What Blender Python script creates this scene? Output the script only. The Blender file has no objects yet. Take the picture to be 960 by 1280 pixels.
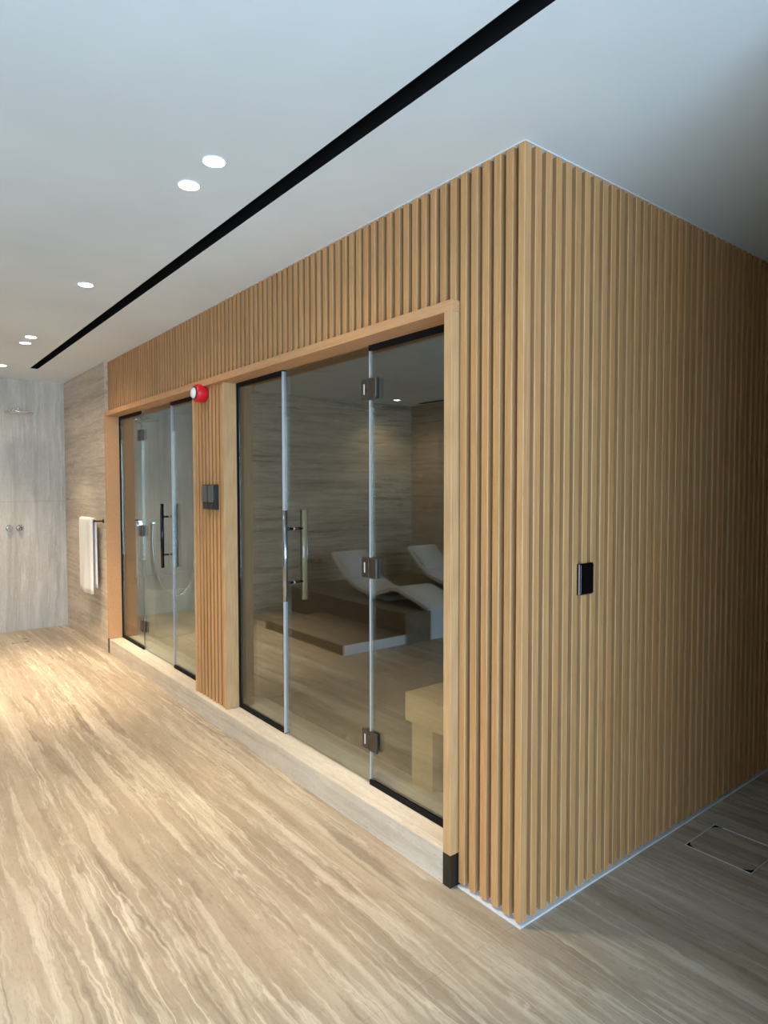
import bpy, bmesh, math, random
from mathutils import Vector, Matrix
random.seed(4)
S = bpy.context.scene
C = S.collection

# ------------------------------------------------------------------ camera
FPX, YAW, PITCH, ROLL = 814.4, 0.666516, 0.0384741, -0.0014726
CAM = Vector((1.45157, -1.74338, 1.54236))
fw = Vector((-math.cos(YAW)*math.cos(PITCH), math.sin(YAW)*math.cos(PITCH), -math.sin(PITCH)))
rt = Vector((math.sin(YAW), math.cos(YAW), 0))
up = rt.cross(fw)
r2 = math.cos(ROLL)*rt + math.sin(ROLL)*up
u2 = -math.sin(ROLL)*rt + math.cos(ROLL)*up
cd = bpy.data.cameras.new('camera')
cam = bpy.data.objects.new('camera', cd)
C.objects.link(cam)
cam.matrix_world = Matrix(((r2.x, u2.x, -fw.x, CAM.x), (r2.y, u2.y, -fw.y, CAM.y), (r2.z, u2.z, -fw.z, CAM.z), (0, 0, 0, 1)))
cd.sensor_fit = 'VERTICAL'
cd.sensor_height = 36.0
cd.lens = FPX / 1280 * 36.0
cd.clip_start = 0.02
S.camera = cam

XW = 3.3      # window wall

# ------------------------------------------------------------------ world and light
W = bpy.data.worlds.new('daylight')
S.world = W
W.use_nodes = True
bg = W.node_tree.nodes['Background']
bg.inputs[0].default_value = (0.54, 0.77, 1.0, 1)
bg.inputs[1].default_value = 10.8
# the window's sampling portal (guides daylight rays through the real opening; gives no light of its own)
pl = bpy.data.lights.new('window_portal', 'AREA')
pl.shape = 'RECTANGLE'; pl.size = 3.1; pl.size_y = 2.58
pl.cycles.is_portal = True
po = bpy.data.objects.new('window_portal', pl)
C.objects.link(po)
po.location = (XW-0.01, -2.55, 1.32)
po.rotation_euler = (math.pi/2, 0, math.pi/2)      # faces -X, into the room
LAMP_COL = (1.0, 0.81, 0.57)
LAMP_W = 150.0
S.view_settings.view_transform = 'Standard'
S.view_settings.look = 'None'
S.view_settings.exposure = 0.14
S.view_settings.gamma = 1.0
S.view_settings.use_curve_mapping = False
S.cycles.use_denoising = True
S.cycles.max_bounces = 12
S.cycles.diffuse_bounces = 6
S.cycles.glossy_bounces = 6
S.cycles.transparent_max_bounces = 24
S.cycles.sample_clamp_indirect = 6.0

# ------------------------------------------------------------------ materials
def new_mat(name):
    m = bpy.data.materials.new(name); m.use_nodes = True
    nt = m.node_tree
    return m, nt, nt.nodes['Principled BSDF']

def plain(name, col, rough=0.5, metal=0.0, spec=0.5, bump=0.0, bscale=200.0):
    m, nt, b = new_mat(name)
    b.inputs['Roughness'].default_value = rough
    b.inputs['Metallic'].default_value = metal
    b.inputs['Specular IOR Level'].default_value = spec
    n = nt.nodes.new('ShaderNodeTexNoise'); n.inputs['Scale'].default_value = bscale * 0.4
    n.inputs['Detail'].default_value = 3
    g = nt.nodes.new('ShaderNodeNewGeometry')
    nt.links.new(g.outputs['Position'], n.inputs['Vector'])
    r = nt.nodes.new('ShaderNodeValToRGB')
    r.color_ramp.elements[0].position = 0.3; r.color_ramp.elements[1].position = 0.7
    r.color_ramp.elements[0].color = (*[c*0.95 for c in col], 1)
    r.color_ramp.elements[1].color = (*[min(1, c*1.05) for c in col], 1)
    nt.links.new(n.outputs['Fac'], r.inputs['Fac'])
    nt.links.new(r.outputs['Color'], b.inputs['Base Color'])
    if bump:
        bp = nt.nodes.new('ShaderNodeBump'); bp.inputs['Strength'].default_value = bump; bp.inputs['Distance'].default_value = 0.002
        nt.links.new(n.outputs['Fac'], bp.inputs['Height']); nt.links.new(bp.outputs['Normal'], b.inputs['Normal'])
    return m

def emit(name, col, s):
    m, nt, b = new_mat(name)
    b.inputs['Base Color'].default_value = (0.9, 0.9, 0.9, 1)
    b.inputs['Emission Color'].default_value = (*col, 1)
    b.inputs['Emission Strength'].default_value = s
    return m

def noise(nt, vec, scale, detail=4, rough=0.55, dist=0.0):
    n = nt.nodes.new('ShaderNodeTexNoise')
    n.inputs['Scale'].default_value = scale; n.inputs['Detail'].default_value = detail
    n.inputs['Roughness'].default_value = rough; n.inputs['Distortion'].default_value = dist
    nt.links.new(vec, n.inputs['Vector'])
    return n.outputs['Fac']

def ramp(nt, fac, stops):
    r = nt.nodes.new('ShaderNodeValToRGB')
    e = r.color_ramp.elements
    while len(e) < len(stops): e.new(0.5)
    for i, (p, c) in enumerate(stops):
        e[i].position = p; e[i].color = (*c, 1) if len(c) == 3 else c
    nt.links.new(fac, r.inputs['Fac'])
    return r.outputs['Color']

def mapping(nt, vec, scale, loc=(0, 0, 0), rot=(0, 0, 0)):
    m = nt.nodes.new('ShaderNodeMapping')
    m.inputs['Scale'].default_value = scale; m.inputs['Location'].default_value = loc; m.inputs['Rotation'].default_value = rot
    nt.links.new(vec, m.inputs['Vector'])
    return m.outputs['Vector']

def mix(nt, fac, a, b, mode='MIX'):
    m = nt.nodes.new('ShaderNodeMix'); m.data_type = 'RGBA'; m.blend_type = mode
    for s, v in ((m.inputs['Factor'], fac), (m.inputs['A'], a), (m.inputs['B'], b)):
        pass
    fi = m.inputs[0]; ai = m.inputs[6]; bi = m.inputs[7]
    for s, v in ((fi, fac), (ai, a), (bi, b)):
        if hasattr(v, 'is_linked'): nt.links.new(v, s)
        elif isinstance(v, (int, float)): s.default_value = v
        else: s.default_value = (*v, 1)
    return m.outputs[2]

def travertine(name, base, light, dark, along='X', rough=0.42, fine=1.0, contrast=1.0, seed=0.0):
    m, nt, b = new_mat(name)
    g = nt.nodes.new('ShaderNodeNewGeometry')
    pos = g.outputs['Position']
    def vm(op, a, c=None, sc=None):
        n = nt.nodes.new('ShaderNodeVectorMath'); n.operation = op
        nt.links.new(a, n.inputs[0])
        if c is not None:
            if hasattr(c, 'is_linked'): nt.links.new(c, n.inputs[1])
            else: n.inputs[1].default_value = c
        if sc is not None: n.inputs['Scale'].default_value = sc
        return n.outputs[0]
    def warp(vec, scl, mp, amp, detail):
        wn = nt.nodes.new('ShaderNodeTexNoise'); wn.inputs['Scale'].default_value = scl; wn.inputs['Detail'].default_value = detail
        nt.links.new(mapping(nt, pos, mp, (seed, seed*0.7, seed*1.3)), wn.inputs['Vector'])
        return vm('ADD', vec, vm('SCALE', vm('SUBTRACT', wn.outputs['Color'], (0.5, 0.5, 0.5)), None, amp))
    sm = {'X': (0.35, 1, 1), 'Y': (1, 0.35, 1), 'Z': (1, 1, 0.35)}[along]
    st = {'X': (0.042, 1, 1), 'Y': (1, 0.042, 1), 'Z': (1, 1, 0.042)}[along]
    sb = {'X': (0.30, 1, 1), 'Y': (1, 0.30, 1), 'Z': (1, 1, 0.30)}[along]
    p = warp(pos, 1.1, sm, 0.13, 3)          # slow wander
    p = warp(p, 6.0, sb, 0.040, 5)           # ragged vein edges
    p = warp(p, 24.0, {'X': (0.55, 1, 1), 'Y': (1, 0.55, 1), 'Z': (1, 1, 0.55)}[along], 0.020, 4)
    v = mapping(nt, p, st, (3.1+seed, 1.7+seed, 0.6))
    k = contrast
    lerp = lambda a, c, t: tuple(a[i] + (c[i]-a[i])*t for i in range(3))
    def math2(op, a, c):
        n = nt.nodes.new('ShaderNodeMath'); n.operation = op; nt.links.new(a, n.inputs[0])
        if hasattr(c, 'is_linked'): nt.links.new(c, n.inputs[1])
        else: n.inputs[1].default_value = c
        return n.outputs[0]
    f1 = noise(nt, v, 4.2*fine, 2, 0.5)
    f2 = noise(nt, mapping(nt, v, (1.6, 1.6, 1.6), (4, 8, 1)), 12*fine, 3, 0.6)
    f3 = noise(nt, mapping(nt, v, (1, 1, 1), (9, 4, 2)), 15*fine, 2, 0.5)
    f5 = noise(nt, mapping(nt, v, (2.5, 2.5, 2.5), (1, 5, 12)), 22*fine, 2, 0.5)
    f4 = noise(nt, mapping(nt, v, (1.2, 1.2, 1.2), (2, 14, 7)), 11*fine, 2, 0.5)
    col = ramp(nt, f1, [(0.30, lerp(base, dark, 0.30*k)), (0.5, base), (0.70, lerp(base, light, 0.35*k))])
    col = mix(nt, 0.85*k, col, ramp(nt, f2, [(0.34, (0.80, 0.775, 0.74)), (0.52, (1, 1, 1))]), 'MULTIPLY')
    col = mix(nt, math2('MULTIPLY', ramp(nt, f3, [(0.56, (0, 0, 0)), (0.625, (1, 1, 1)), (0.70, (0.5, 0.5, 0.5))]), 0.42*k), col, light)
    # strength of the fine light and dark lines comes and goes along the stone
    br = ramp(nt, noise(nt, mapping(nt, pos, sb, (5+seed, 1, 3)), 2.6, 3), [(0.40, (0, 0, 0)), (0.60, (1, 1, 1))])
    br2 = ramp(nt, noise(nt, mapping(nt, pos, sb, (1, 7+seed, 3)), 3.1, 3), [(0.42, (0, 0, 0)), (0.62, (1, 1, 1))])
    col = mix(nt, math2('MULTIPLY', math2('MULTIPLY', ramp(nt, f5, [(0.57, (0, 0, 0)), (0.66, (1, 1, 1))]), br2), 0.5*k), col, light)
    col = mix(nt, math2('MULTIPLY', math2('MULTIPLY', ramp(nt, f4, [(0.345, (1, 1, 1)), (0.39, (0, 0, 0))]), br), 0.6*k), col, dark)
    # thin wandering vein lines (level sets of the stretched noise)
    def line(scl, off, level, w):
        f = noise(nt, mapping(nt, v, (1, 1, 1), off), scl*fine, 3, 0.55)
        d = math2('ABSOLUTE', math2('SUBTRACT', f, level), 0.0)
        return ramp(nt, d, [(0.0, (1, 1, 1)), (w, (0, 0, 0))])
    col = mix(nt, math2('MULTIPLY', math2('MULTIPLY', line(6.5, (21, 3, 8), 0.54, 0.016), br2), 0.75*k), col, light)
    col = mix(nt, math2('MULTIPLY', line(10, (7, 31, 8), 0.47, 0.014), 0.35*k), col, light)
    col = mix(nt, math2('MULTIPLY', math2('MULTIPLY', line(5.0, (2, 9, 17), 0.50, 0.012), br), 0.55*k), col, dark)
    col = mix(nt, math2('MULTIPLY', line(14, (12, 2, 27), 0.50, 0.012), 0.22*k), col, dark)
    # pits and cloudiness
    sp = ramp(nt, noise(nt, mapping(nt, pos, sb), 120, 3, 0.6), [(0.30, (0.80, 0.77, 0.73)), (0.46, (1, 1, 1))])
    col = mix(nt, 0.75, col, sp, 'MULTIPLY')
    cl = ramp(nt, noise(nt, mapping(nt, pos, sm, (seed, 2, 5)), 14, 4, 0.6), [(0.35, (0.90, 0.885, 0.865)), (0.65, (1, 1, 1))])
    col = mix(nt, 0.9, col, cl, 'MULTIPLY')
    nt.links.new(col, b.inputs['Base Color'])
    b.inputs['Roughness'].default_value = rough
    b.inputs['Specular IOR Level'].default_value = 0.4
    bp = nt.nodes.new('ShaderNodeBump'); bp.inputs['Strength'].default_value = 0.12; bp.inputs['Distance'].default_value = 0.0015
    nt.links.new(f2, bp.inputs['Height']); nt.links.new(bp.outputs['Normal'], b.inputs['Normal'])
    return m

def oak(name, a, c, grain='Z', rough=0.5, rnd=0.0, figure=0.0):
    m, nt, b = new_mat(name)
    g = nt.nodes.new('ShaderNodeNewGeometry')
    st = {'Z': (26, 26, 0.9), 'X': (0.9, 26, 26), 'Y': (26, 0.9, 26)}[grain]
    v = mapping(nt, g.outputs['Position'], st)
    f = noise(nt, v, 3.0, 5, 0.6, 0.4)
    f2 = noise(nt, mapping(nt, g.outputs['Position'], tuple(s*(4 if s > 1 else 3) for s in st)), 3.0, 3, 0.6)
    col = ramp(nt, f, [(0.28, a), (0.72, c)])
    gr = ramp(nt, f2, [(0.35, (0.80, 0.77, 0.73)), (0.55, (1, 1, 1))])
    col = mix(nt, 0.6, col, gr, 'MULTIPLY')
    if figure:
        wv = nt.nodes.new('ShaderNodeTexWave'); wv.wave_type = 'RINGS'; wv.inputs['Scale'].default_value = 1.6; wv.inputs['Distortion'].default_value = 5
        wv.inputs['Detail'].default_value = 2
        nt.links.new(mapping(nt, g.outputs['Position'], (6, 6, 0.7), (0.2, -0.25, 0.3)), wv.inputs['Vector'])
        col = mix(nt, figure, col, ramp(nt, wv.outputs['Fac'], [(0.0, (0.72, 0.66, 0.58)), (0.6, (1, 1, 1))]), 'MULTIPLY')
    if rnd:
        oi = nt.nodes.new('ShaderNodeObjectInfo')
        rc = ramp(nt, oi.outputs['Random'], [(0.0, (0.86, 0.84, 0.80)), (0.45, (1, 0.98, 0.95)), (0.75, (1.0, 0.93, 0.88)), (1.0, (1.0, 1.0, 1.0))])
        col = mix(nt, rnd, col, rc, 'MULTIPLY')
    nt.links.new(col, b.inputs['Base Color'])
    b.inputs['Roughness'].default_value = rough
    b.inputs['Specular IOR Level'].default_value = 0.35
    bp = nt.nodes.new('ShaderNodeBump'); bp.inputs['Strength'].default_value = 0.1; bp.inputs['Distance'].default_value = 0.001
    nt.links.new(f2, bp.inputs['Height']); nt.links.new(bp.outputs['Normal'], b.inputs['Normal'])
    return m

def glass(name, tint, ior, rough=0.0):
    """Flat tinted sheet glass: each face lets tinted light straight through and mirrors by Fresnel."""
    m = bpy.data.materials.new(name); m.use_nodes = True
    nt = m.node_tree; nt.nodes.clear()
    out = nt.nodes.new('ShaderNodeOutputMaterial')
    tr = nt.nodes.new('ShaderNodeBsdfTransparent'); tr.inputs[0].default_value = (*tint, 1)
    gl = nt.nodes.new('ShaderNodeBsdfGlossy'); gl.inputs['Roughness'].default_value = rough
    gl.inputs[0].default_value = (0.97, 1.0, 0.98, 1)
    fr = nt.nodes.new('ShaderNodeFresnel')
    ge = nt.nodes.new('ShaderNodeNewGeometry')
    # same index from both sides of the sheet, since light is not bent inside it
    mx = nt.nodes.new('ShaderNodeMapRange')
    mx.inputs['To Min'].default_value = ior; mx.inputs['To Max'].default_value = 1.0/ior
    nt.links.new(ge.outputs['Backfacing'], mx.inputs['Value'])
    nt.links.new(mx.outputs[0], fr.inputs['IOR'])
    ms = nt.nodes.new('ShaderNodeMixShader')
    nt.links.new(fr.outputs[0], ms.inputs[0]); nt.links.new(tr.outputs[0], ms.inputs[1]); nt.links.new(gl.outputs[0], ms.inputs[2])
    nt.links.new(ms.outputs[0], out.inputs[0])
    return m

M = {}
M['floor'] = travertine('travertine_floor', (0.385, 0.318, 0.24), (0.66, 0.595, 0.49), (0.16, 0.128, 0.094), 'X', 0.38, 1.0, 1.0)
M['sill'] = travertine('travertine_sill', (0.64, 0.57, 0.48), (0.78, 0.73, 0.66), (0.42, 0.37, 0.31), 'X', 0.42, 1.3, 0.7)
M['shower'] = travertine('travertine_grey_upright', (0.62, 0.61, 0.575), (0.75, 0.745, 0.72), (0.33, 0.32, 0.295), 'Z', 0.4, 0.8, 0.8)
M['beige'] = travertine('travertine_beige_wall', (0.66, 0.55, 0.44), (0.78, 0.69, 0.58), (0.36, 0.29, 0.22), 'X', 0.42, 1.3, 1.15)
M['endwall'] = travertine('travertine_end_wall', (0.66, 0.57, 0.45), (0.80, 0.72, 0.60), (0.26, 0.21, 0.15), 'Y', 0.42, 1.5, 1.2)
M['platform'] = travertine('travertine_platform', (0.22, 0.17, 0.12), (0.33, 0.27, 0.20), (0.11, 0.085, 0.06), 'X', 0.42, 1.0, 0.8)
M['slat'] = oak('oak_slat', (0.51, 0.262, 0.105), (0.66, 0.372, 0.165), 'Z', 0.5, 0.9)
M['slat_side_shade'] = oak('oak_slat_side_shade', (0.36, 0.195, 0.085), (0.48, 0.28, 0.13), 'Z', 0.6, 0.6)  # darkened copy of the slat oak; shade between slats put into its colour
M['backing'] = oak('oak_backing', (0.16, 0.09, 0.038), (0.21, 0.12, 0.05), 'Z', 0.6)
M['frame'] = oak('oak_frame', (0.57, 0.30, 0.14), (0.67, 0.375, 0.185), 'X', 0.5)
M['jamb'] = oak('oak_jamb', (0.54, 0.325, 0.155), (0.65, 0.405, 0.205), 'Z', 0.5, 0.0, 0.22)
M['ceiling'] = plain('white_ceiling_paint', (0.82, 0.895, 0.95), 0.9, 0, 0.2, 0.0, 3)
M['wall'] = plain('white_wall_paint', (0.72, 0.71, 0.69), 0.9, 0, 0.2)
M['wall_dark'] = plain('dark_falloff_paint', (0.26, 0.235, 0.205), 0.9, 0, 0.2)  # unseen corridor walls, darkened to steepen the daylight falloff
M['lit_stone'] = plain('lit_stone_panel', (0.70, 0.71, 0.72), 0.4)  # daylight on the platform and step ends put into a pale colour
M['black'] = plain('matt_black_channel', (0.006, 0.006, 0.006), 0.8, 0, 0.2)
M['bronze'] = plain('dark_bronze_metal', (0.045, 0.038, 0.032), 0.45, 0.6)
M['bronze2'] = plain('brown_bronze_hinge', (0.10, 0.085, 0.07), 0.38, 0.8)
M['chrome'] = plain('polished_dark_chrome', (0.38, 0.41, 0.48), 0.08, 1.0)
M['darkchrome'] = plain('gunmetal_chrome', (0.035, 0.04, 0.055), 0.22, 1.0)
M['silver'] = plain('chrome', (0.85, 0.86, 0.88), 0.08, 1.0)
M['skirting'] = plain('pale_aluminium', (0.82, 0.85, 0.88), 0.35, 0.25)
M['whitetrim'] = plain('white_bead', (0.85, 0.85, 0.85), 0.5)
M['seal'] = plain('pale_glass_edge', (0.46, 0.45, 0.47), 0.35, 0.0, 0.5)
M['palewood'] = plain('pale_sauna_wood', (0.72, 0.63, 0.42), 0.5, 0, 0.4, 0.03)
M['bench'] = oak('aspen_bench', (0.78, 0.53, 0.28), (0.88, 0.64, 0.37), 'X', 0.6)
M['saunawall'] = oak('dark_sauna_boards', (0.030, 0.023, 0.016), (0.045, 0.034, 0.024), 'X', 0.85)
M['red'] = plain('red_plastic', (0.72, 0.012, 0.025), 0.35, 0, 0.5)
M['lens'] = plain('clear_strobe_lens', (0.82, 0.84, 0.86), 0.12, 0, 0.8)
M['device'] = plain('charcoal_plastic', (0.022, 0.023, 0.023), 0.5)
M['device2'] = plain('grey_plastic_face', (0.085, 0.09, 0.088), 0.35)
M['switchblack'] = plain('gloss_black_plate', (0.004, 0.004, 0.005), 0.12, 0, 0.5)
M['towel'] = plain('white_terry', (0.86, 0.85, 0.84), 0.95, 0, 0.1, 0.4, 900)
M['lounger'] = plain('white_lounger_shell', (0.74, 0.74, 0.73), 0.6, 0, 0.4)
M['cushion'] = plain('grey_white_cushion', (0.66, 0.66, 0.65), 0.9, 0, 0.2, 0.2, 500)
M['steel'] = plain('brushed_steel_edge', (0.66, 0.66, 0.63), 0.5, 0.1)
M['grout'] = plain('grout', (0.36, 0.31, 0.25), 0.9)
M['glow'] = emit('lamp_lens_glow', (1.0, 0.95, 0.86), 14.0)
M['glass'] = glass('grey_tinted_glass', (0.82, 0.83, 0.79), 2.15)
M['glassb'] = glass('clear_grey_glass', (0.86, 0.90, 0.87), 2.5)

# ------------------------------------------------------------------ mesh helpers
def bm_new(): return bmesh.new()

def box(bm, x0, x1, y0, y1, z0, z1, bev=0.0):
    b2 = bmesh.new()
    bmesh.ops.create_cube(b2, size=1)
    for v in b2.verts:
        v.co = Vector(((x0+x1)/2 + v.co.x*(x1-x0), (y0+y1)/2 + v.co.y*(y1-y0), (z0+z1)/2 + v.co.z*(z1-z0)))
    if bev: bmesh.ops.bevel(b2, geom=b2.edges[:], offset=bev, segments=1, affect='EDGES')
    me = bpy.data.meshes.new('tmp'); b2.to_mesh(me); b2.free()
    bm.from_mesh(me); bpy.data.meshes.remove(me)

def tube(bm, pts, rad, n=14, cap=True):
    pts = [Vector(p) for p in pts]
    rads = rad if isinstance(rad, (list, tuple)) else [rad]*len(pts)
    rings = []; ref = None
    for i, p in enumerate(pts):
        t = (pts[min(i+1, len(pts)-1)] - pts[max(i-1, 0)]).normalized()
        if ref is None: ref = Vector((0, 0, 1)) if abs(t.z) < 0.9 else Vector((1, 0, 0))
        a = (ref - t*ref.dot(t)).normalized(); bb = t.cross(a); ref = a
        rings.append([bm.verts.new(p + (a*math.cos(2*math.pi*k/n) + bb*math.sin(2*math.pi*k/n))*rads[i]) for k in range(n)])
    for i in range(len(rings)-1):
        for k in range(n):
            f = bm.faces.new((rings[i][k], rings[i][(k+1) % n], rings[i+1][(k+1) % n], rings[i+1][k])); f.smooth = True
    if cap:
        bm.faces.new(rings[0][::-1]); bm.faces.new(rings[-1])

def lathe(bm, prof, origin, axis, n=32):
    """prof: list of (radius, distance along axis)."""
    o = Vector(origin); ax = Vector(axis).normalized()
    a = ax.orthogonal().normalized(); bb = ax.cross(a)
    rings = []
    for r, d in prof:
        rings.append([bm.verts.new(o + ax*d + (a*math.cos(2*math.pi*k/n) + bb*math.sin(2*math.pi*k/n))*max(r, 1e-5)) for k in range(n)])
    for i in range(len(rings)-1):
        for k in range(n):
            f = bm.faces.new((rings[i][k], rings[i][(k+1) % n], rings[i+1][(k+1) % n], rings[i+1][k])); f.smooth = True
    bm.faces.new(rings[0][::-1]); bm.faces.new(rings[-1])

def obj(name, bm, mat, parent=None, loc=None):
    bmesh.ops.recalc_face_normals(bm, faces=bm.faces[:])
    me = bpy.data.meshes.new(name); bm.to_mesh(me); bm.free()
    me.materials.append(M[mat] if isinstance(mat, str) else mat)
    o = bpy.data.objects.new(name, me); C.objects.link(o)
    if parent is not None:
        o.parent = parent
        if loc is None: o.location = -(parent.location)      # mesh in world coordinates under a moved Empty
    if loc is not None: o.location = loc
    return o

def bobj(name, mat, parent, *b, bev=0.0):
    bm = bm_new()
    boxes = b if isinstance(b[0], (tuple, list)) else (b,)
    for q in boxes: box(bm, *q, bev=bev)
    return obj(name, bm, mat, parent)

def tag(o, label, cat=None, group=None, kind=None):
    o['label'] = label
    if cat: o['category'] = cat
    if group: o['group'] = group
    if kind: o['kind'] = kind
    return o

def thing(name, loc, label, cat, group=None, kind=None):
    o = bpy.data.objects.new(name, None); C.objects.link(o)
    o.empty_display_size = 0.1
    o.location = loc
    return tag(o, label, cat, group, kind)

def struct(name, mat, label, cat, *b):
    return tag(bobj(name, mat, None, *b), label, cat, kind='structure')

H = 2.7
XS = -6.5       # shower wall
XE = -5.73      # end wall of the lounge side
YO = -4.22      # wall behind the loungers
YA = -0.03      # beige wall beside the small door
G0, G1 = 0.092, 0.104   # glass sheet front and back

# ------------------------------------------------------------------ room shell
floor = struct('floor', 'grout', 'travertine floor with long cream veins running along the slatted front', 'floor',
               (XS-0.1, XW+0.1, YO-0.1, 0.11, -0.12, -0.024), (-0.02, 1.2, 0.11, 4.1, -0.12, -0.024))
JX = -0.02
xs = [XS] + [JX-1.2*k for k in range(5, 0, -1)] + [JX, JX+1.2, JX+2.4, XW]
ys = [YO, -3.0, -1.6, 0.11]
J = 0.0003
def slab(x0, x1, y0, y1):
    bm = bm_new(); zt = -0.010 if x1 < -4.8 and y0 > -2.0 else 0.0
    box(bm, x0+J, x1-J, y0+J, y1-J, -0.024, zt)
    return obj('slab', bm, 'floor', floor)
for i in range(len(xs)-1):
    for j in range(len(ys)-1):
        slab(xs[i], xs[i+1], ys[j], ys[j+1])
# corridor beside the slatted side, with a square left out for the drain cover
DX0, DX1, DY0, DY1 = 0.088, 0.362, 0.972, 1.248
for a in ((0-0.02, DX0, 0.11, 4.0), (DX1, 1.1, 0.11, 4.0), (DX0, DX1, 0.11, DY0), (DX0, DX1, DY1, 4.0)):
    bm = bm_new(); box(bm, a[0], a[1], a[2], a[3], -0.024, 0.0)
    obj('slab', bm, 'floor', floor)

SY0, SY1, SX0, SX1 = -0.502, -0.432, -5.69, 2.2
ceil = struct('ceiling', 'ceiling', 'smooth white ceiling tinted blue by daylight', 'ceiling',
              (XS-0.1, XW+0.1, YO-0.1, SY0, H, H+0.12), (XS-0.1, XW+0.1, SY1, 0.12, H, H+0.12), (-0.1, 1.6, 0.12, 4.1, H, H+0.12),
              (XS-0.1, SX0, SY0, SY1, H, H+0.12), (SX1, XW+0.1, SY0, SY1, H, H+0.12))

# grey shower wall: upright slabs with one level joint
ws = struct('wall_shower', 'grout', 'grey travertine shower wall of upright veined slabs', 'wall', XS-0.12, XS-0.012, -1.6, 0.05, -0.0095, H)
for (y0, y1) in ((-1.6, -0.78), (-0.78, YA)):
    for (z0, z1) in ((-0.0095, 1.388), (1.391, H)):
        bm = bm_new(); box(bm, XS-0.012, XS, y0+0.001, y1-0.001, z0, z1); obj('slab', bm, 'shower', ws)
# beige wall between the shower and the small glass door
wa = struct('wall_alcove', 'grout', 'beige travertine wall with level veins behind the hanging towel', 'wall', XS, -4.915, YA+0.015, 0.12, -0.0095, H)
for (x0, x1) in ((XS, -4.902),):
    for (z0, z1) in ((-0.0095, 0.70), (0.7015, 1.388), (1.3895, 2.05), (2.0515, H)):
        bm = bm_new(); box(bm, x0, x1, YA, 0.024, z0, z1); obj('slab', bm, 'beige', wa)
# return and end wall of the lounge side (seen in the glass)
struct('wall_return', 'shower', 'return wall closing the shower recess', 'wall', XS-0.1, XE, -1.7, -1.601, 0, H)
struct('wall_end', 'endwall', 'brown travertine end wall with level veins mirrored in the large glass', 'wall', XE-0.1, XE, YO, -1.701, 0, H)
struct('wall_back', 'beige', 'travertine wall behind the loungers', 'wall', XE-0.1, XW+0.1, YO-0.1, YO-0.001, 0, H)
struct('wall_daylight_block', 'wall_dark', 'unseen block added to make daylight fall off along the corridor', 'wall', (1.08, 1.18, -0.1, 4.1, 0, H), (1.18, XW+0.1, -0.1, 0.0, 0, H))  # unseen wall, placed and moved in to cut daylight on the side slats
struct('wall_corridor_end', 'wall_dark', 'painted wall closing the dim corridor', 'wall', -0.1, 1.079, 4.0, 4.1, 0, H)
struct('wall_window', 'wall', 'painted wall around the tall daylight window', 'wall',
       (XW, XW+0.1, YO, -4.1, 0, H), (XW, XW+0.1, -1.0, -0.101, 0, H), (XW, XW+0.1, -4.1, -1.0, 0, 0.03), (XW, XW+0.1, -4.1, -1.0, 2.61, H))
w5 = thing('window_5', (XW+0.05, -2.55, 0.03), 'tall daylight window with dark frame', 'window', kind='structure')
xa, xb = XW+0.03, XW+0.07
bobj('window_frame', 'bronze', w5, (xa, xb, -4.1, -4.06, 0.03, 2.61), (xa, xb, -1.04, -1.0, 0.03, 2.61), (xa, xb, -4.06, -1.04, 0.03, 0.07), (xa, xb, -4.06, -1.04, 2.57, 2.61))
for y in (-3.07, -2.03): bobj('mullion', 'bronze', w5, xa, xb, y-0.015, y+0.015, 0.07, 2.57)

# ------------------------------------------------------------------ slatted oak walls
SD = 0.038
wf = struct('wall_front', 'backing', 'oak slat front wall around and above the two glass doors', 'wall',
            (-4.9, -SD-0.0011, SD, 0.12, 2.24, 2.699), (-0.312, -SD-0.0011, SD, 0.12, 0.0, 2.239), (-2.85, -2.406, SD, 0.12, 0.131, 2.196))
wr = struct('wall_right', 'backing', 'oak slat side wall receding to the right of the corner', 'wall',
            (-0.12, -SD, 0.121, 4.0, 0.0, 2.699), (-0.12, -SD, SD, 0.1205, 2.24, 2.699))
def slat_mesh(name, x0, x1, y0, y1, z0, z1):
    bm = bm_new(); box(bm, x0, x1, y0, y1, z0, z1)
    ed = [e for e in bm.edges if abs(e.verts[0].co.z - e.verts[1].co.z) > 0.05]
    bmesh.ops.bevel(bm, geom=ed, offset=0.0022, segments=1, affect='EDGES')
    bmesh.ops.recalc_face_normals(bm, faces=bm.faces[:])
    # slat flanks take the darkened oak, so gap shade is in their colour
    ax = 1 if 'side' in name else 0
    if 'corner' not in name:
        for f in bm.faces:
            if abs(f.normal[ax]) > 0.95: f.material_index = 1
    me = bpy.data.meshes.new(name); bm.to_mesh(me); bm.free(); me.materials.append(M['slat']); me.materials.append(M['slat_side_shade'])
    return me
def put_slat(me, parent, loc):
    o = bpy.data.objects.new('slat', me); C.objects.link(o); o.parent = parent; o.location = loc
    return o
ZB, ZT = 0.018, 2.696
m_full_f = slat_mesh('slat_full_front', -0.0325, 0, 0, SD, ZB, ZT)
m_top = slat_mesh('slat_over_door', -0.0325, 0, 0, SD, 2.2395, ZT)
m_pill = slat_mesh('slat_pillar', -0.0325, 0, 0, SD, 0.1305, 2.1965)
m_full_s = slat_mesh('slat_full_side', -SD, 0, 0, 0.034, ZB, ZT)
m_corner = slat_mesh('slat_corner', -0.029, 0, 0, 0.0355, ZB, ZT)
put_slat(m_corner, wf, (0, 0, 0))
PIT = 0.0553
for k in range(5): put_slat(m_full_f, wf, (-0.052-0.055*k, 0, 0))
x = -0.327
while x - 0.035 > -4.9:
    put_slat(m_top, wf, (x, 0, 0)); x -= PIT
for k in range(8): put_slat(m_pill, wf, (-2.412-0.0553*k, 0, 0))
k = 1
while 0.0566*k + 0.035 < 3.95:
    put_slat(m_full_s, wr, (0, 0.0566*k + 0.0008, 0)); k += 1

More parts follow.
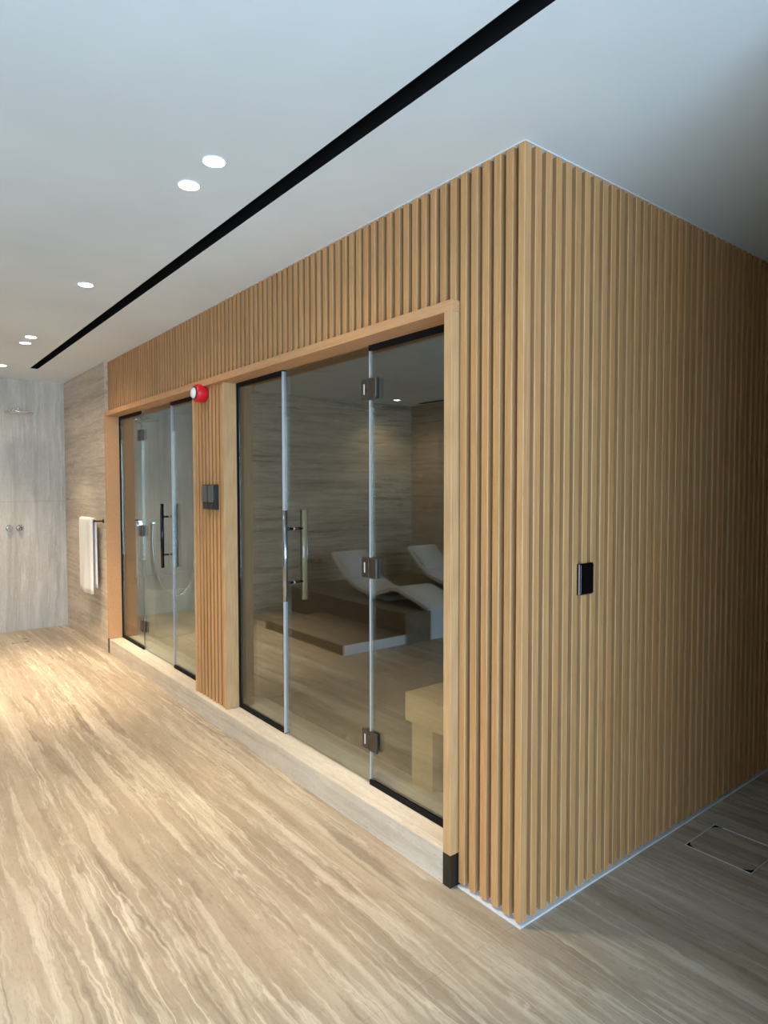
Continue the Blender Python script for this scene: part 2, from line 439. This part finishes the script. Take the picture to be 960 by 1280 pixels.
# aluminium angle under the slats, white bead over them
b1 = struct('baseboard_front', 'skirting', 'pale aluminium angle under the front slats by the corner', 'baseboard',
            (-0.305, 0.004, -0.004, SD-0.0003, 0.0, 0.007), (-0.305, -SD-0.001, SD-0.006, SD-0.0003, 0.007, 0.030))
b2 = struct('baseboard_right', 'skirting', 'pale aluminium angle shining blue under the side slats', 'baseboard',
            (-SD+0.0003, 0.004, SD-0.0002, 3.98, 0.0, 0.007), (-SD+0.0003, -SD+0.006, SD, 3.98, 0.007, 0.030))
struct('trim_1', 'whitetrim', 'thin white bead between slats and ceiling', 'trim',
       (-4.9, 0.0025, -0.0025, 0.02, 2.6965, 2.6990), (-0.02, 0.0025, 0.0201, 3.98, 2.6965, 2.6990))

# ------------------------------------------------------------------ oak door surround and stone sill
XJL, XJR = -4.86, -0.354
t2 = thing('trim_2', (-2.6, 0.04, 0.0), 'projecting oak surround framing both glass doors', 'door frame', kind='structure')
bobj('header', 'frame', t2, -4.9, -0.313, -0.035, 0.12, 2.197, 2.239, bev=0.0015)
bobj('jamb', 'jamb', t2, -0.354, -0.313, -0.035, 0.12, 0.127, 2.1968, bev=0.0015)
bobj('jamb', 'frame', t2, -4.9, XJL, -0.035, 0.12, 0.1325, 2.1968, bev=0.0015)
bobj('jamb', 'jamb', t2, -2.405, -2.38, -0.006, 0.12, 0.1305, 2.1968, bev=0.0015)
bobj('jamb', 'jamb', t2, -2.875, -2.851, -0.006, 0.12, 0.1305, 2.1968, bev=0.0015)
tag(bobj('foot', 'bronze', t2, -0.3545, -0.3125, -0.0355, 0.12, 0.0, 0.1268, bev=0.001), 'black metal foot')
tag(bobj('foot', 'bronze', t2, -4.9005, XJL-0.0005, -0.0355, 0.12, 0.0, 0.132, bev=0.001), 'black metal foot')
struct('trim_3', 'sill', 'long travertine sill under the glass doors', 'sill', XJL+0.0005, XJR-0.0008, -0.033, 0.30, 0.0, 0.13)

# ------------------------------------------------------------------ rooms behind the glass
struct('floor_sauna', 'platform', 'travertine floor inside the sauna', 'floor', (-2.5, -0.121, 0.301, 2.6, 0.0, 0.10), (-0.35, -0.121, 0.121, 0.30, 0.0, 0.10))
struct('floor_steam', 'floor', 'travertine floor inside the steam room', 'floor', (-5.8, -2.62, 0.301, 2.6, 0.0, 0.10), (-5.8, -4.9, 0.121, 0.30, 0.0, 0.10))
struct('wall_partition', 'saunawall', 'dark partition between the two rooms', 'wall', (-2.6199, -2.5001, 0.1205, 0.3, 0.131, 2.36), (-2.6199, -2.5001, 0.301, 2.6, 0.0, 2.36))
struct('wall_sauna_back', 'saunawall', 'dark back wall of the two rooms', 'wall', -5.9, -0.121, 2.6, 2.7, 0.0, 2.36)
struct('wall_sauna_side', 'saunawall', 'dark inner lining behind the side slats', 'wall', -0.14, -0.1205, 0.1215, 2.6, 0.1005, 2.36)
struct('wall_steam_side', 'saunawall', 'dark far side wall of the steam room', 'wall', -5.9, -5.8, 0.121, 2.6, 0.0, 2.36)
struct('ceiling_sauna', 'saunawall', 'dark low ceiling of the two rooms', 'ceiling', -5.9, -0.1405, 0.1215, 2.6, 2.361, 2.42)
sb = thing('sauna_bench', (-0.5, 0.6, 0.10), 'pale wooden bench inside the large glass door at the lower right', 'bench')
for q in range(4):
    y0 = 0.235 + q*0.155
    bobj('seat_board', 'bench', sb, -0.905, -0.142, y0, y0+0.15, 0.43, 0.565, bev=0.003)
bobj('leg', 'bench', sb, -0.885, -0.735, 0.26, 0.41, 0.1005, 0.43, bev=0.003)
bobj('leg', 'bench', sb, -0.30, -0.15, 0.26, 0.41, 0.1005, 0.43, bev=0.003)
bobj('leg', 'bench', sb, -0.885, -0.735, 0.66, 0.80, 0.1005, 0.43, bev=0.003)
bobj('leg', 'bench', sb, -0.30, -0.15, 0.66, 0.80, 0.1005, 0.43, bev=0.003)
stb = thing('steam_bench', (-5.2, 0.8, 0.10), 'cream stone bench block inside the small glass door', 'bench')
bobj('seat', 'palewood', stb, -5.79, -4.72, 0.32, 1.5, 0.50, 0.56, bev=0.004)
bobj('base', 'palewood', stb, -5.79, -4.75, 0.35, 1.5, 0.1005, 0.50, bev=0.004)

# ------------------------------------------------------------------ glass
ZG0, ZG1 = 0.134, 2.193
def fixed_pane(name, x0, x1, label, side, gm, zc=0.024):
    w = thing(name, ((x0+x1)/2, 0.098, 0.13), label, 'glass panel', kind='structure')
    bobj('pane', gm, w, x0+0.002, x1-0.002, G0, G1, ZG0+0.008, ZG1-0.006)
    bobj('channel', 'black', w, (x0, x1, G0-0.008, G0-0.0005, 0.1302, 0.1302+zc), (x0, x1, G1+0.0005, G1+0.008, 0.1302, 0.1302+zc), (x0, x1, G0-0.0005, G1+0.0005, 0.1302, 0.141))
    bobj('channel', 'black', w, (x0, x1, G0-0.008, G0-0.0005, 2.172, 2.1968), (x0, x1, G1+0.0005, G1+0.008, 2.172, 2.1968), (x0, x1, G0-0.0005, G1+0.0005, 2.188, 2.1968))
    if side == 'L': xa, xb, xi = x0+0.0003, x0+0.020, x0
    if side == 'R': xa, xb, xi = x1-0.020, x1-0.0003, x1
    if side:
        bobj('channel', 'black', w, (xa, xb, G0-0.009, G0-0.0006, 0.131, 2.196), (xa, xb, G1+0.0006, G1+0.009, 0.131, 2.196))
    return w
X1a, X1b, X1c, X1d = -2.3795, -1.79, -0.985, -0.3545
fixed_pane('window_1', X1a, X1b, 'fixed grey glass panel left of the large sauna door', 'L', 'glass')
fixed_pane('window_2', X1c, X1d, 'fixed grey glass panel right of the large sauna door', 'R', 'glass')
X2a, X2b, X2c, X2d = -4.8595, -4.262, -3.53, -2.8755
fixed_pane('window_3', X2a, X2b, 'narrow fixed glass panel left of the small shower-side door', 'L', 'glassb')
fixed_pane('window_4', X2c, X2d, 'fixed glass panel right of the small door by the slatted pillar', 'R', 'glassb')

def pull(door, x, front, back, name='handle'):
    y0, y1 = 0.098-0.062, 0.098+0.062
    hf = None
    bm = bm_new(); tube(bm, [(x, y0, 0.912), (x, y0, 1.414)], 0.0135, 20)
    hf = obj('handle', bm, front, door)
    bm = bm_new()
    for z in (1.312, 1.014): tube(bm, [(x, y0+0.010, z), (x, G0-0.001, z)], 0.0075, 12); 
    obj('stud', bm, 'darkchrome', hf, loc=(0, 0, 0))
    bm = bm_new()
    for z in (1.312, 1.014): lathe(bm, [(0.010, 0), (0.010, 0.004)], (x, G0-0.0045, z), (0, 1, 0), 16)
    obj('collar', bm, 'silver', hf, loc=(0, 0, 0))
    bm = bm_new(); tube(bm, [(x, y1, 0.912), (x, y1, 1.414)], 0.0145, 20)
    hb = obj('handle', bm, back, door)
    bm = bm_new()
    for z in (1.312, 1.014): tube(bm, [(x, G1+0.001, z), (x, y1-0.010, z)], 0.0075, 12)
    obj('stud', bm, 'darkchrome', hb, loc=(0, 0, 0))
    return hf, hb

def hinge(door, x, z, s):
    # plate on the fixed panel side (s=+1 to the right) and leaf on the door
    h = bobj('hinge', 'bronze2', door, ((x+0.004, x+0.058, G0-0.013, G0-0.0006, z-0.047, z+0.047) if s > 0 else (x-0.058, x-0.004, G0-0.013, G0-0.0006, z-0.047, z+0.047)), bev=0.002)
    bm = bm_new()
    if s > 0:
        box(bm, x-0.058, x-0.004, G0-0.009, G0-0.0006, z-0.047, z+0.047, bev=0.0015)
    else:
        box(bm, x+0.004, x+0.058, G0-0.009, G0-0.0006, z-0.047, z+0.047, bev=0.0015)
    obj('leaf', bm, 'bronze2', h, loc=(0, 0, 0))
    if s > 0:
        bm = bm_new(); xx = x-0.034*s
        box(bm, xx-0.004, xx+0.004, G0-0.0105, G0-0.0091, z-0.024, z+0.024)
        obj('slot_plate', bm, 'steel', h, loc=(0, 0, 0))
    bm = bm_new(); tube(bm, [(x, G0-0.009, z-0.02), (x, G0-0.009, z+0.02)], 0.004, 10)
    obj('pin', bm, 'bronze2', h, loc=(0, 0, 0))
    bm = bm_new(); box(bm, x-0.058, x+0.058, G1+0.0006, G1+0.011, z-0.047, z+0.047, bev=0.002)
    obj('back_plate', bm, 'bronze2', h, loc=(0, 0, 0))

d1 = thing('door_1', (-0.985, 0.098, 0.13), 'large grey glass sauna door with chrome outer bar and pale inner bar', 'glass door', kind='structure')
bobj('pane', 'glass', d1, X1b+0.004, X1c-0.004, G0, G1, 0.137, 2.190)
bobj('seal', 'seal', d1, X1b-0.0015, X1b+0.0035, G0-0.013, G1+0.002, 0.137, 2.190)
bobj('seal', 'seal', d1, (X1c-0.0035, X1c-0.0012, G0-0.004, G1+0.001, 0.137, 1.11), (X1c-0.0035, X1c-0.0012, G0-0.004, G1+0.001, 1.21, 1.945), (X1c-0.0035, X1c-0.0012, G0-0.004, G1+0.001, 2.05, 2.190))
bobj('seal', 'seal', d1, (X1c+0.0002, X1c+0.0019, G0-0.0045, G1+0.001, 0.16, 1.11), (X1c+0.0002, X1c+0.0019, G0-0.0045, G1+0.001, 1.21, 1.945), (X1c+0.0002, X1c+0.0019, G0-0.0045, G1+0.001, 2.05, 2.17))
hf, hb = pull(d1, -1.690, 'chrome', 'palewood')
tag(hf, 'polished chrome outer bar'); tag(hb, 'pale wooden inner bar')
for z in (1.998, 1.162, 0.340): hinge(d1, X1c, z, 1)
d2 = thing('door_2', (-4.262, 0.098, 0.13), 'small clear glass door with black bar handle near the shower', 'glass door', kind='structure')
bobj('pane', 'glassb', d2, X2b+0.004, X2c-0.004, G0, G1, 0.137, 2.190)
bobj('seal', 'seal', d2, X2c-0.0035, X2c+0.0015, G0-0.006, G1+0.002, 0.137, 2.170)
bobj('seal', 'bronze', d2, (X2b-0.0015, X2b+0.0035, G0+0.001, G1-0.001, 0.16, 1.11), (X2b-0.0015, X2b+0.0035, G0+0.001, G1-0.001, 1.21, 1.945), (X2b-0.0015, X2b+0.0035, G0+0.001, G1-0.001, 2.05, 2.17))
hf, hb = pull(d2, -3.615, 'darkchrome', 'darkchrome')
tag(hf, 'gunmetal outer bar')
for z in (1.99, 1.166, 0.332): hinge(d2, X2b, z, -1)

# ------------------------------------------------------------------ ceiling fittings
sl = thing('linear_diffuser', (-1.7, (SY0+SY1)/2, H), 'long black slot diffuser running the length of the white ceiling', 'ceiling slot')
bobj('channel', 'black', sl, (SX0, SX1, SY0+0.0004, SY0+0.003, H+0.0004, H+0.11), (SX0, SX1, SY1-0.003, SY1-0.0004, H+0.0004, H+0.11), (SX0, SX1, SY0+0.003, SY1-0.003, H+0.10, H+0.11),
     (SX0+0.0004, SX0+0.003, SY0+0.003, SY1-0.003, H+0.0004, H+0.10), (SX1-0.003, SX1-0.0004, SY0+0.003, SY1-0.003, H+0.0004, H+0.10))
bobj('vane', 'black', sl, SX0+0.01, SX1-0.01, (SY0+SY1)/2-0.0015, (SY0+SY1)/2+0.0015, H+0.03, H+0.09)

s2 = thing('linear_diffuser', (-3.7, -4.09, H), 'shorter black slot diffuser along the wall behind the loungers', 'ceiling slot')
bobj('channel', 'black', s2, -5.40, -2.0, -4.125, -4.06, H-0.006, H-0.0005)
bobj('vane', 'bronze', s2, -5.39, -2.01, -4.095, -4.09, H-0.008, H-0.0061)

def downlight(x, y, label, w=1.0, group='recessed downlights', cone=66):
    t = thing('downlight', (x, y, H), label, 'downlight', group)
    bm = bm_new()
    lathe(bm, [(0.0385, 0.0), (0.0425, 0.0), (0.0425, 0.0028), (0.0385, 0.0028)], (x, y, H-0.003), (0, 0, 1), 32)
    obj('trim_ring', bm, 'whitetrim', t)
    bm = bm_new(); lathe(bm, [(0.0383, 0.0), (0.0383, 0.0012)], (x, y, H-0.0045), (0, 0, 1), 32)
    obj('lens', bm, 'glow', t)
    ld = bpy.data.lights.new('downlight_beam', 'SPOT')
    ld.energy = LAMP_W*w; ld.color = LAMP_COL; ld.spot_size = math.radians(cone); ld.spot_blend = 0.9; ld.shadow_soft_size = 0.035
    lo = bpy.data.objects.new('downlight_beam', ld); C.objects.link(lo); lo.parent = t; lo.location = (0, 0, -0.012)
    # wide spill of the same fitting
    sd = bpy.data.lights.new('downlight_spill', 'SPOT')
    sd.energy = LAMP_W*w*0.11; sd.color = LAMP_COL; sd.spot_size = math.radians(160); sd.spot_blend = 1.0; sd.shadow_soft_size = 0.035
    so = bpy.data.objects.new('downlight_spill', sd); C.objects.link(so); so.parent = t; so.location = (0, 0, -0.012)
    return t
downlight(-0.776, -0.757, 'glowing round downlight nearest the camera, right one of the near pair')
downlight(-1.008, -0.757, 'glowing round downlight, left one of the near pair')
downlight(-2.560, -0.752, 'single glowing downlight halfway along the ceiling beside the black slot', 1.5)
downlight(-4.203, -0.749, 'glowing downlight, upper one of the far pair', 1.8)
downlight(-4.461, -0.745, 'glowing downlight, lower one of the far pair', 1.8)
downlight(-5.677, -0.743, 'glowing downlight over the shower at the left edge', 1.0, cone=78)
downlight(-5.30, -3.60, 'downlight over the loungers mirrored in the large glass', 0.30, cone=130)
downlight(-3.40, -3.60, 'downlight over the foot end of the loungers', 0.2)

# ------------------------------------------------------------------ fittings on the slatted walls
al = thing('fire_alarm_beacon', (-2.635, 0.0, 2.15), 'red round fire alarm beacon with clear lens on the slatted pillar', 'fire alarm')
bm = bm_new(); lathe(bm, [(0.052, 0.0), (0.057, 0.004), (0.059, 0.030), (0.058, 0.062), (0.050, 0.074)], (-2.665, -0.0005, 2.155), (0, -1, 0), 36)
obj('housing', bm, 'red', al)
bm = bm_new(); lathe(bm, [(0.036, 0.0), (0.036, 0.006), (0.030, 0.014), (0.018, 0.020), (0.006, 0.022)], (-2.665, -0.0755, 2.155), (0, -1, 0), 28)
obj('lens', bm, 'lens', al)
bm = bm_new(); lathe(bm, [(0.043, 0.0), (0.043, 0.004), (0.037, 0.004), (0.037, 0.0)], (-2.665, -0.0750, 2.155), (0, -1, 0), 28)
obj('bezel', bm, 'device', al)

def controller(x0, x1, label):
    t = thing('wall_controller', ((x0+x1)/2, 0.0, 1.398), label, 'controller', 'controllers on the pillar')
    bobj('body', 'device', t, x0, x1, -0.030, -0.0005, 1.398, 1.560, bev=0.004)
    bobj('face', 'device2', t, x0+0.006, x1-0.006, -0.042, -0.0302, 1.448, 1.553, bev=0.004)
    bobj('button_panel', 'device', t, x0+0.010, x1-0.010, -0.034, -0.0302, 1.405, 1.440, bev=0.0015)
controller(-2.655, -2.565, 'left one of two charcoal controllers on the slatted pillar')
controller(-2.555, -2.465, 'right one of two charcoal controllers on the slatted pillar')

sw = thing('wall_switch', (0.0, 0.352, 1.197), 'gloss black switch plate on the slatted side wall', 'switch')
bobj('frame', 'darkchrome', sw, 0.0005, 0.010, 0.308, 0.397, 1.138, 1.256, bev=0.0015)
bobj('plate', 'switchblack', sw, 0.0102, 0.014, 0.316, 0.395, 1.142, 1.252, bev=0.001)
bobj('edge_strip', 'silver', sw, 0.0102, 0.0135, 0.3085, 0.3155, 1.140, 1.254)

# ------------------------------------------------------------------ shower fittings
sh = thing('rain_shower', (XS, -0.55, 2.33), 'round chrome rain shower head on the grey wall', 'shower head')
bm = bm_new(); lathe(bm, [(0.130, 0.0), (0.137, 0.004), (0.137, 0.010), (0.120, 0.016), (0.045, 0.022), (0.022, 0.034), (0.016, 0.045)], (-6.06, -0.55, 2.292), (0, 0, 1), 48)
obj('head', bm, 'silver', sh)
bm = bm_new(); lathe(bm, [(0.125, 0.0), (0.125, 0.0015)], (-6.06, -0.55, 2.290), (0, 0, 1), 48)
obj('nozzle_plate', bm, 'steel', sh)
bm = bm_new(); tube(bm, [(XS+0.008, -0.55, 2.356), (-6.15, -0.55, 2.356), (-6.085, -0.55, 2.353), (-6.062, -0.55, 2.340), (-6.06, -0.55, 2.325)], 0.011, 14)
obj('arm', bm, 'silver', sh)
bm = bm_new(); lathe(bm, [(0.032, 0.0), (0.032, 0.008), (0.028, 0.010)], (XS+0.0005, -0.55, 2.356), (1, 0, 0), 28)
obj('flange', bm, 'silver', sh)
def valve(y, label):
    t = thing('shower_valve', (XS, y, 1.108), label, 'shower valve', 'shower valves')
    bm = bm_new(); lathe(bm, [(0.036, 0.0), (0.036, 0.008), (0.033, 0.010)], (XS+0.0005, y, 1.108), (1, 0, 0), 32)
    obj('plate', bm, 'silver', t)
    bm = bm_new(); lathe(bm, [(0.022, 0.0), (0.022, 0.032), (0.019, 0.036)], (XS+0.0107, y, 1.108), (1, 0, 0), 28)
    obj('knob', bm, 'silver', t)
    bm = bm_new(); tube(bm, [(XS+0.036, y+0.019, 1.118), (XS+0.038, y+0.034, 1.138)], 0.005, 10)
    obj('lever', bm, 'silver', t)
valve(-0.592, 'left one of the two chrome shower valves')
valve(-0.492, 'right one of the two chrome shower valves')
hs = thing('hand_shower', (XS, -0.9, 1.1), 'chrome hand shower with a looping hose mirrored in the small glass door', 'hand shower')
bm = bm_new(); lathe(bm, [(0.024, 0.0), (0.024, 0.012), (0.014, 0.016), (0.014, 0.045)], (XS+0.0005, -0.74, 1.108), (1, 0, 0), 24)
obj('outlet', bm, 'silver', hs)
def catmull(P, n=8):
    P = [Vector(p) for p in P]; Q = [P[0]] + P + [P[-1]]; R = []
    for i in range(1, len(Q)-2):
        for k in range(n):
            t = k/n; a, b, c, d = Q[i-1], Q[i], Q[i+1], Q[i+2]
            R.append(0.5*((2*b) + (c-a)*t + (2*a-5*b+4*c-d)*t*t + (3*b-a-3*c+d)*t**3))
    return R + [P[-1]]
bm = bm_new(); tube(bm, catmull([(XS+0.042, -0.74, 1.100), (XS+0.05, -0.73, 0.85), (XS+0.06, -0.76, 0.55), (XS+0.07, -0.86, 0.29), (XS+0.07, -1.02, 0.20), (XS+0.07, -1.18, 0.36), (XS+0.07, -1.26, 0.80), (XS+0.07, -1.29, 1.30), (XS+0.07, -1.30, 1.46)]), 0.0085, 10)
obj('hose', bm, 'silver', hs)
bm = bm_new(); tube(bm, [(XS+0.07, -1.30, 1.45), (XS+0.07, -1.30, 1.62), (XS+0.075, -1.30, 1.68), (XS+0.10, -1.30, 1.70)], [0.010, 0.013, 0.018, 0.040], 18)
obj('handset', bm, 'silver', hs)
bm = bm_new(); lathe(bm, [(0.022, 0.0), (0.022, 0.01), (0.012, 0.014), (0.012, 0.062)], (XS+0.0005, -1.30, 1.50), (1, 0, 0), 24)
obj('holder', bm, 'silver', hs)

# towel and its bar on the beige wall
tb = thing('towel_bar', (-5.3, YA, 1.225), 'dark metal towel bar on the beige travertine wall', 'towel bar')
bm = bm_new(); tube(bm, [(-5.62, -0.095, 1.225), (-4.985, -0.095, 1.225)], 0.0085, 14); obj('bar', bm, 'bronze', tb)
for xx in (-5.60, -5.0):
    bm = bm_new(); tube(bm, [(xx, YA-0.0005, 1.225), (xx, -0.0855, 1.225)], 0.0075, 12); st = obj('post', bm, 'bronze', tb)
    bm = bm_new(); lathe(bm, [(0.020, 0.0), (0.020, 0.006)], (xx, YA-0.0005, 1.225), (0, -1, 0), 24); obj('rose', bm, 'bronze', st, loc=(0, 0, 0))
def make_towel():
    # thick folded sheet hung over the bar: front and back layers each with inner and outer face
    def prof(u, off, sgn):
        return u
    bm = bm_new()
    nx = 22; x0, x1 = -5.55, -5.075
    yb, zb, rr = -0.095, 1.225, 0.0105
    path = []     # (y, z, along) outer path down the back, over the bar, down the front
    for k in range(12): path.append((yb + rr, 0.585 + (zb-0.585)*k/12))
    for k in range(9):
        a = math.pi*k/8; path.append((yb + rr*math.cos(a), zb + rr*math.sin(a)))
    for k in range(1, 15): path.append((yb - rr, zb - (zb-0.535)*k/14))
    def pt(i, j, outer):
        y, z = path[i]; f = j/nx; xx = x0 + (x1-x0)*f
        th = 0.020 if outer else 0.0
        if i < 12: ny, nz = 1, 0
        elif i <= 20: a = math.pi*(i-12)/8; ny, nz = math.cos(a), math.sin(a)
        else: ny, nz = -1, 0
        drop = max(0.0, (zb - z)/0.69)
        wave = (0.006*math.sin(f*9.0+0.6) + 0.004*math.sin(f*17+2.0)) * drop
        sag = 0.0
        if i > 20: wave = wave*1.3 - 0.004*drop; sag = -0.012*drop*math.sin(f*math.pi*0.9)
        if i < 12: wave = abs(wave)*0.3; 
        flare = (f-0.5)*0.035*drop
        if i > 20: xx -= 0.012*drop
        # soft rounded selvedge
        edge = min(f, 1-f)*(nx)
        th2 = th*(0.55 if edge < 0.5 else (0.85 if edge < 1.5 else 1.0))
        return Vector((xx + flare, y + ny*th2 + wave*(1 if i > 20 else 0), z + nz*th2 + sag))
    for outer in (True, False):
        pass
    n = len(path)
    O = [[bm.verts.new(pt(i, j, True)) for j in range(nx+1)] for i in range(n)]
    I = [[bm.verts.new(pt(i, j, False)) for j in range(nx+1)] for i in range(n)]
    def q(a, b, c, d):
        f = bm.faces.new((a, b, c, d)); f.smooth = True
    for i in range(n-1):
        for j in range(nx):
            q(O[i][j], O[i][j+1], O[i+1][j+1], O[i+1][j]); q(I[i][j], I[i+1][j], I[i+1][j+1], I[i][j+1])
        q(O[i][0], O[i+1][0], I[i+1][0], I[i][0]); q(O[i][nx], I[i][nx], I[i+1][nx], O[i+1][nx])
    for j in range(nx):
        q(O[0][j], I[0][j], I[0][j+1], O[0][j+1]); q(O[n-1][j], O[n-1][j+1], I[n-1][j+1], I[n-1][j])
    return bm
tw = obj('towel', make_towel(), 'towel')
tag(tw, 'white towel folded over the dark bar on the beige wall', 'towel')

# ------------------------------------------------------------------ floor drain covers
dr = thing('drain_cover', ((DX0+DX1)/2, (DY0+DY1)/2, 0.0), 'square stone drain cover with thin steel edge in the corridor floor', 'drain cover')
bobj('inlay', 'floor', dr, DX0+0.008, DX1-0.008, DY0+0.008, DY1-0.008, -0.0115, -0.0008)
bobj('steel_edge', 'steel', dr, (DX0+0.0005, DX0+0.004, DY0+0.0005, DY1-0.0005, -0.0115, 0.0012), (DX1-0.004, DX1-0.0005, DY0+0.0005, DY1-0.0005, -0.0115, 0.0012),
     (DX0+0.004, DX1-0.004, DY0+0.0005, DY0+0.004, -0.0115, 0.0012), (DX0+0.004, DX1-0.004, DY1-0.004, DY1-0.0005, -0.0115, 0.0012))
def notch(bm, pts, z0=-0.004, z1=0.0006):
    lo = [bm.verts.new((x, y, z0)) for x, y in pts]; hi = [bm.verts.new((x, y, z1)) for x, y in pts]
    bm.faces.new(hi); bm.faces.new(lo[::-1])
    for k in range(len(pts)): bm.faces.new((lo[k], lo[(k+1) % len(pts)], hi[(k+1) % len(pts)], hi[k]))
for sx, sy in ((0, 0), (0, 1), (1, 0), (1, 1)):
    cx = DX0+0.006 if sx == 0 else DX1-0.006; cy = DY0+0.006 if sy == 0 else DY1-0.006
    dx = 0.034*(1 if sx == 0 else -1); dy = 0.034*(1 if sy == 0 else -1)
    if (sx, sy) == (1, 1): continue
    bm = bm_new(); notch(bm, [(cx, cy), (cx+dx, cy), (cx+dx*0.3, cy+dy*0.45), (cx, cy+dy)]); obj('lifting_notch', bm, 'black', dr)
EX0, EX1, EY0, EY1 = -6.03, -5.88, -0.68, -0.53
ds = thing('shower_drain', ((EX0+EX1)/2, (EY0+EY1)/2, 0.0), 'small stone drain cover in the floor under the shower', 'drain cover')
bobj('inlay', 'floor', ds, EX0, EX1, EY0, EY1, -0.0098, -0.0084)
for sx, sy in ((1, 0), (1, 1), (0, 1)):
    cx = EX0 if sx == 0 else EX1; cy = EY0 if sy == 0 else EY1
    dx = 0.022*(1 if sx == 0 else -1); dy = 0.04*(1 if sy == 0 else -1)
    bm = bm_new(); notch(bm, [(cx, cy), (cx+dx, cy), (cx+dx*0.4, cy+dy*0.5), (cx, cy+dy)], -0.0092, -0.0078); obj('lifting_notch', bm, 'black', ds)

# ------------------------------------------------------------------ lounge area mirrored in the glass
PZ = 0.30
pf = struct('floor_platform', 'platform', 'raised travertine platform carrying the loungers', 'platform', XE+0.001, -3.40, YO+0.001, -2.15, 0.0005, PZ)
bobj('lit_end_panel', 'lit_stone', pf, -3.3995, -3.380, -4.2, -2.47, 0.0005, PZ)  # pale sheet on the window-facing end, painting in its daylight
fs = struct('floor_step', 'platform', 'low travertine step in front of the lounger platform', 'step', -4.9, -3.42, -2.1495, -1.42, 0.0005, 0.09)
bobj('lit_end_panel', 'lit_stone', fs, -3.4195, -3.400, -2.1495, -1.42, 0.0005, 0.09)  # same painted daylight on the end of the step
def make_lounger(label, y0, y1, xh):
    t = thing('lounger', (xh+0.8, (y0+y1)/2, PZ), label, 'lounger', 'white loungers on the platform')
    P = catmull([(0.0, 0, 0.47), (0.10, 0, 0.36), (0.28, 0, 0.22), (0.50, 0, 0.12), (0.75, 0, 0.085), (0.98, 0, 0.14), (1.16, 0, 0.185), (1.38, 0, 0.14), (1.70, 0, 0.05)], 6)
    bm = bm_new(); th = 0.035
    rows = []
    for i, p in enumerate(P):
        d = (P[min(i+1, len(P)-1)] - P[max(i-1, 0)]).normalized(); nrm = Vector((-d.z, 0, d.x))
        a = p; b = p - nrm*th
        rows.append([bm.verts.new((xh+a.x, y0, PZ+a.z)), bm.verts.new((xh+a.x, y1, PZ+a.z)), bm.verts.new((xh+b.x, y1, PZ+b.z)), bm.verts.new((xh+b.x, y0, PZ+b.z))])
    for i in range(len(rows)-1):
        for k in range(4):
            f = bm.faces.new((rows[i][k], rows[i][(k+1) % 4], rows[i+1][(k+1) % 4], rows[i+1][k])); f.smooth = k in (0, 2)
    bm.faces.new(rows[0][::-1]); bm.faces.new(rows[-1])
    obj('shell', bm, 'lounger', t)
    bm = bm_new(); rows = []
    for i in range(1, 15):
        p = P[i]; d = (P[i+1] - P[i-1]).normalized(); nrm = Vector((-d.z, 0, d.x))
        bul = 0.035*max(0.0, math.sin(math.pi*(i-1)/13))**0.5 + 0.004
        a = p + nrm*bul; b = p + nrm*0.0015
        rows.append([bm.verts.new((xh+a.x, y0+0.04, PZ+a.z)), bm.verts.new((xh+a.x, y1-0.04, PZ+a.z)), bm.verts.new((xh+b.x, y1-0.035, PZ+b.z)), bm.verts.new((xh+b.x, y0+0.035, PZ+b.z))])
    for i in range(len(rows)-1):
        for k in range(4):
            f = bm.faces.new((rows[i][k], rows[i][(k+1) % 4], rows[i+1][(k+1) % 4], rows[i+1][k])); f.smooth = True
    bm.faces.new(rows[0][::-1]); bm.faces.new(rows[-1])
    obj('head_cushion', bm, 'cushion', t)
    bm = bm_new()
    box(bm, xh+0.55, xh+0.95, y0+0.10, y1-0.10, PZ+0.0005, PZ+0.052); obj('base', bm, 'lounger', t)
    bm = bm_new(); box(bm, xh+1.48, xh+1.62, y0+0.10, y1-0.10, PZ+0.0005, PZ+0.045); obj('foot', bm, 'lounger', t)
    return t
make_lounger('white curved lounger nearer the glass doors, dim blue in the reflection', -2.85, -2.36, -5.0)
make_lounger('white curved lounger further back, its headrest mirrored beside the right jamb', -4.02, -3.53, -5.0)
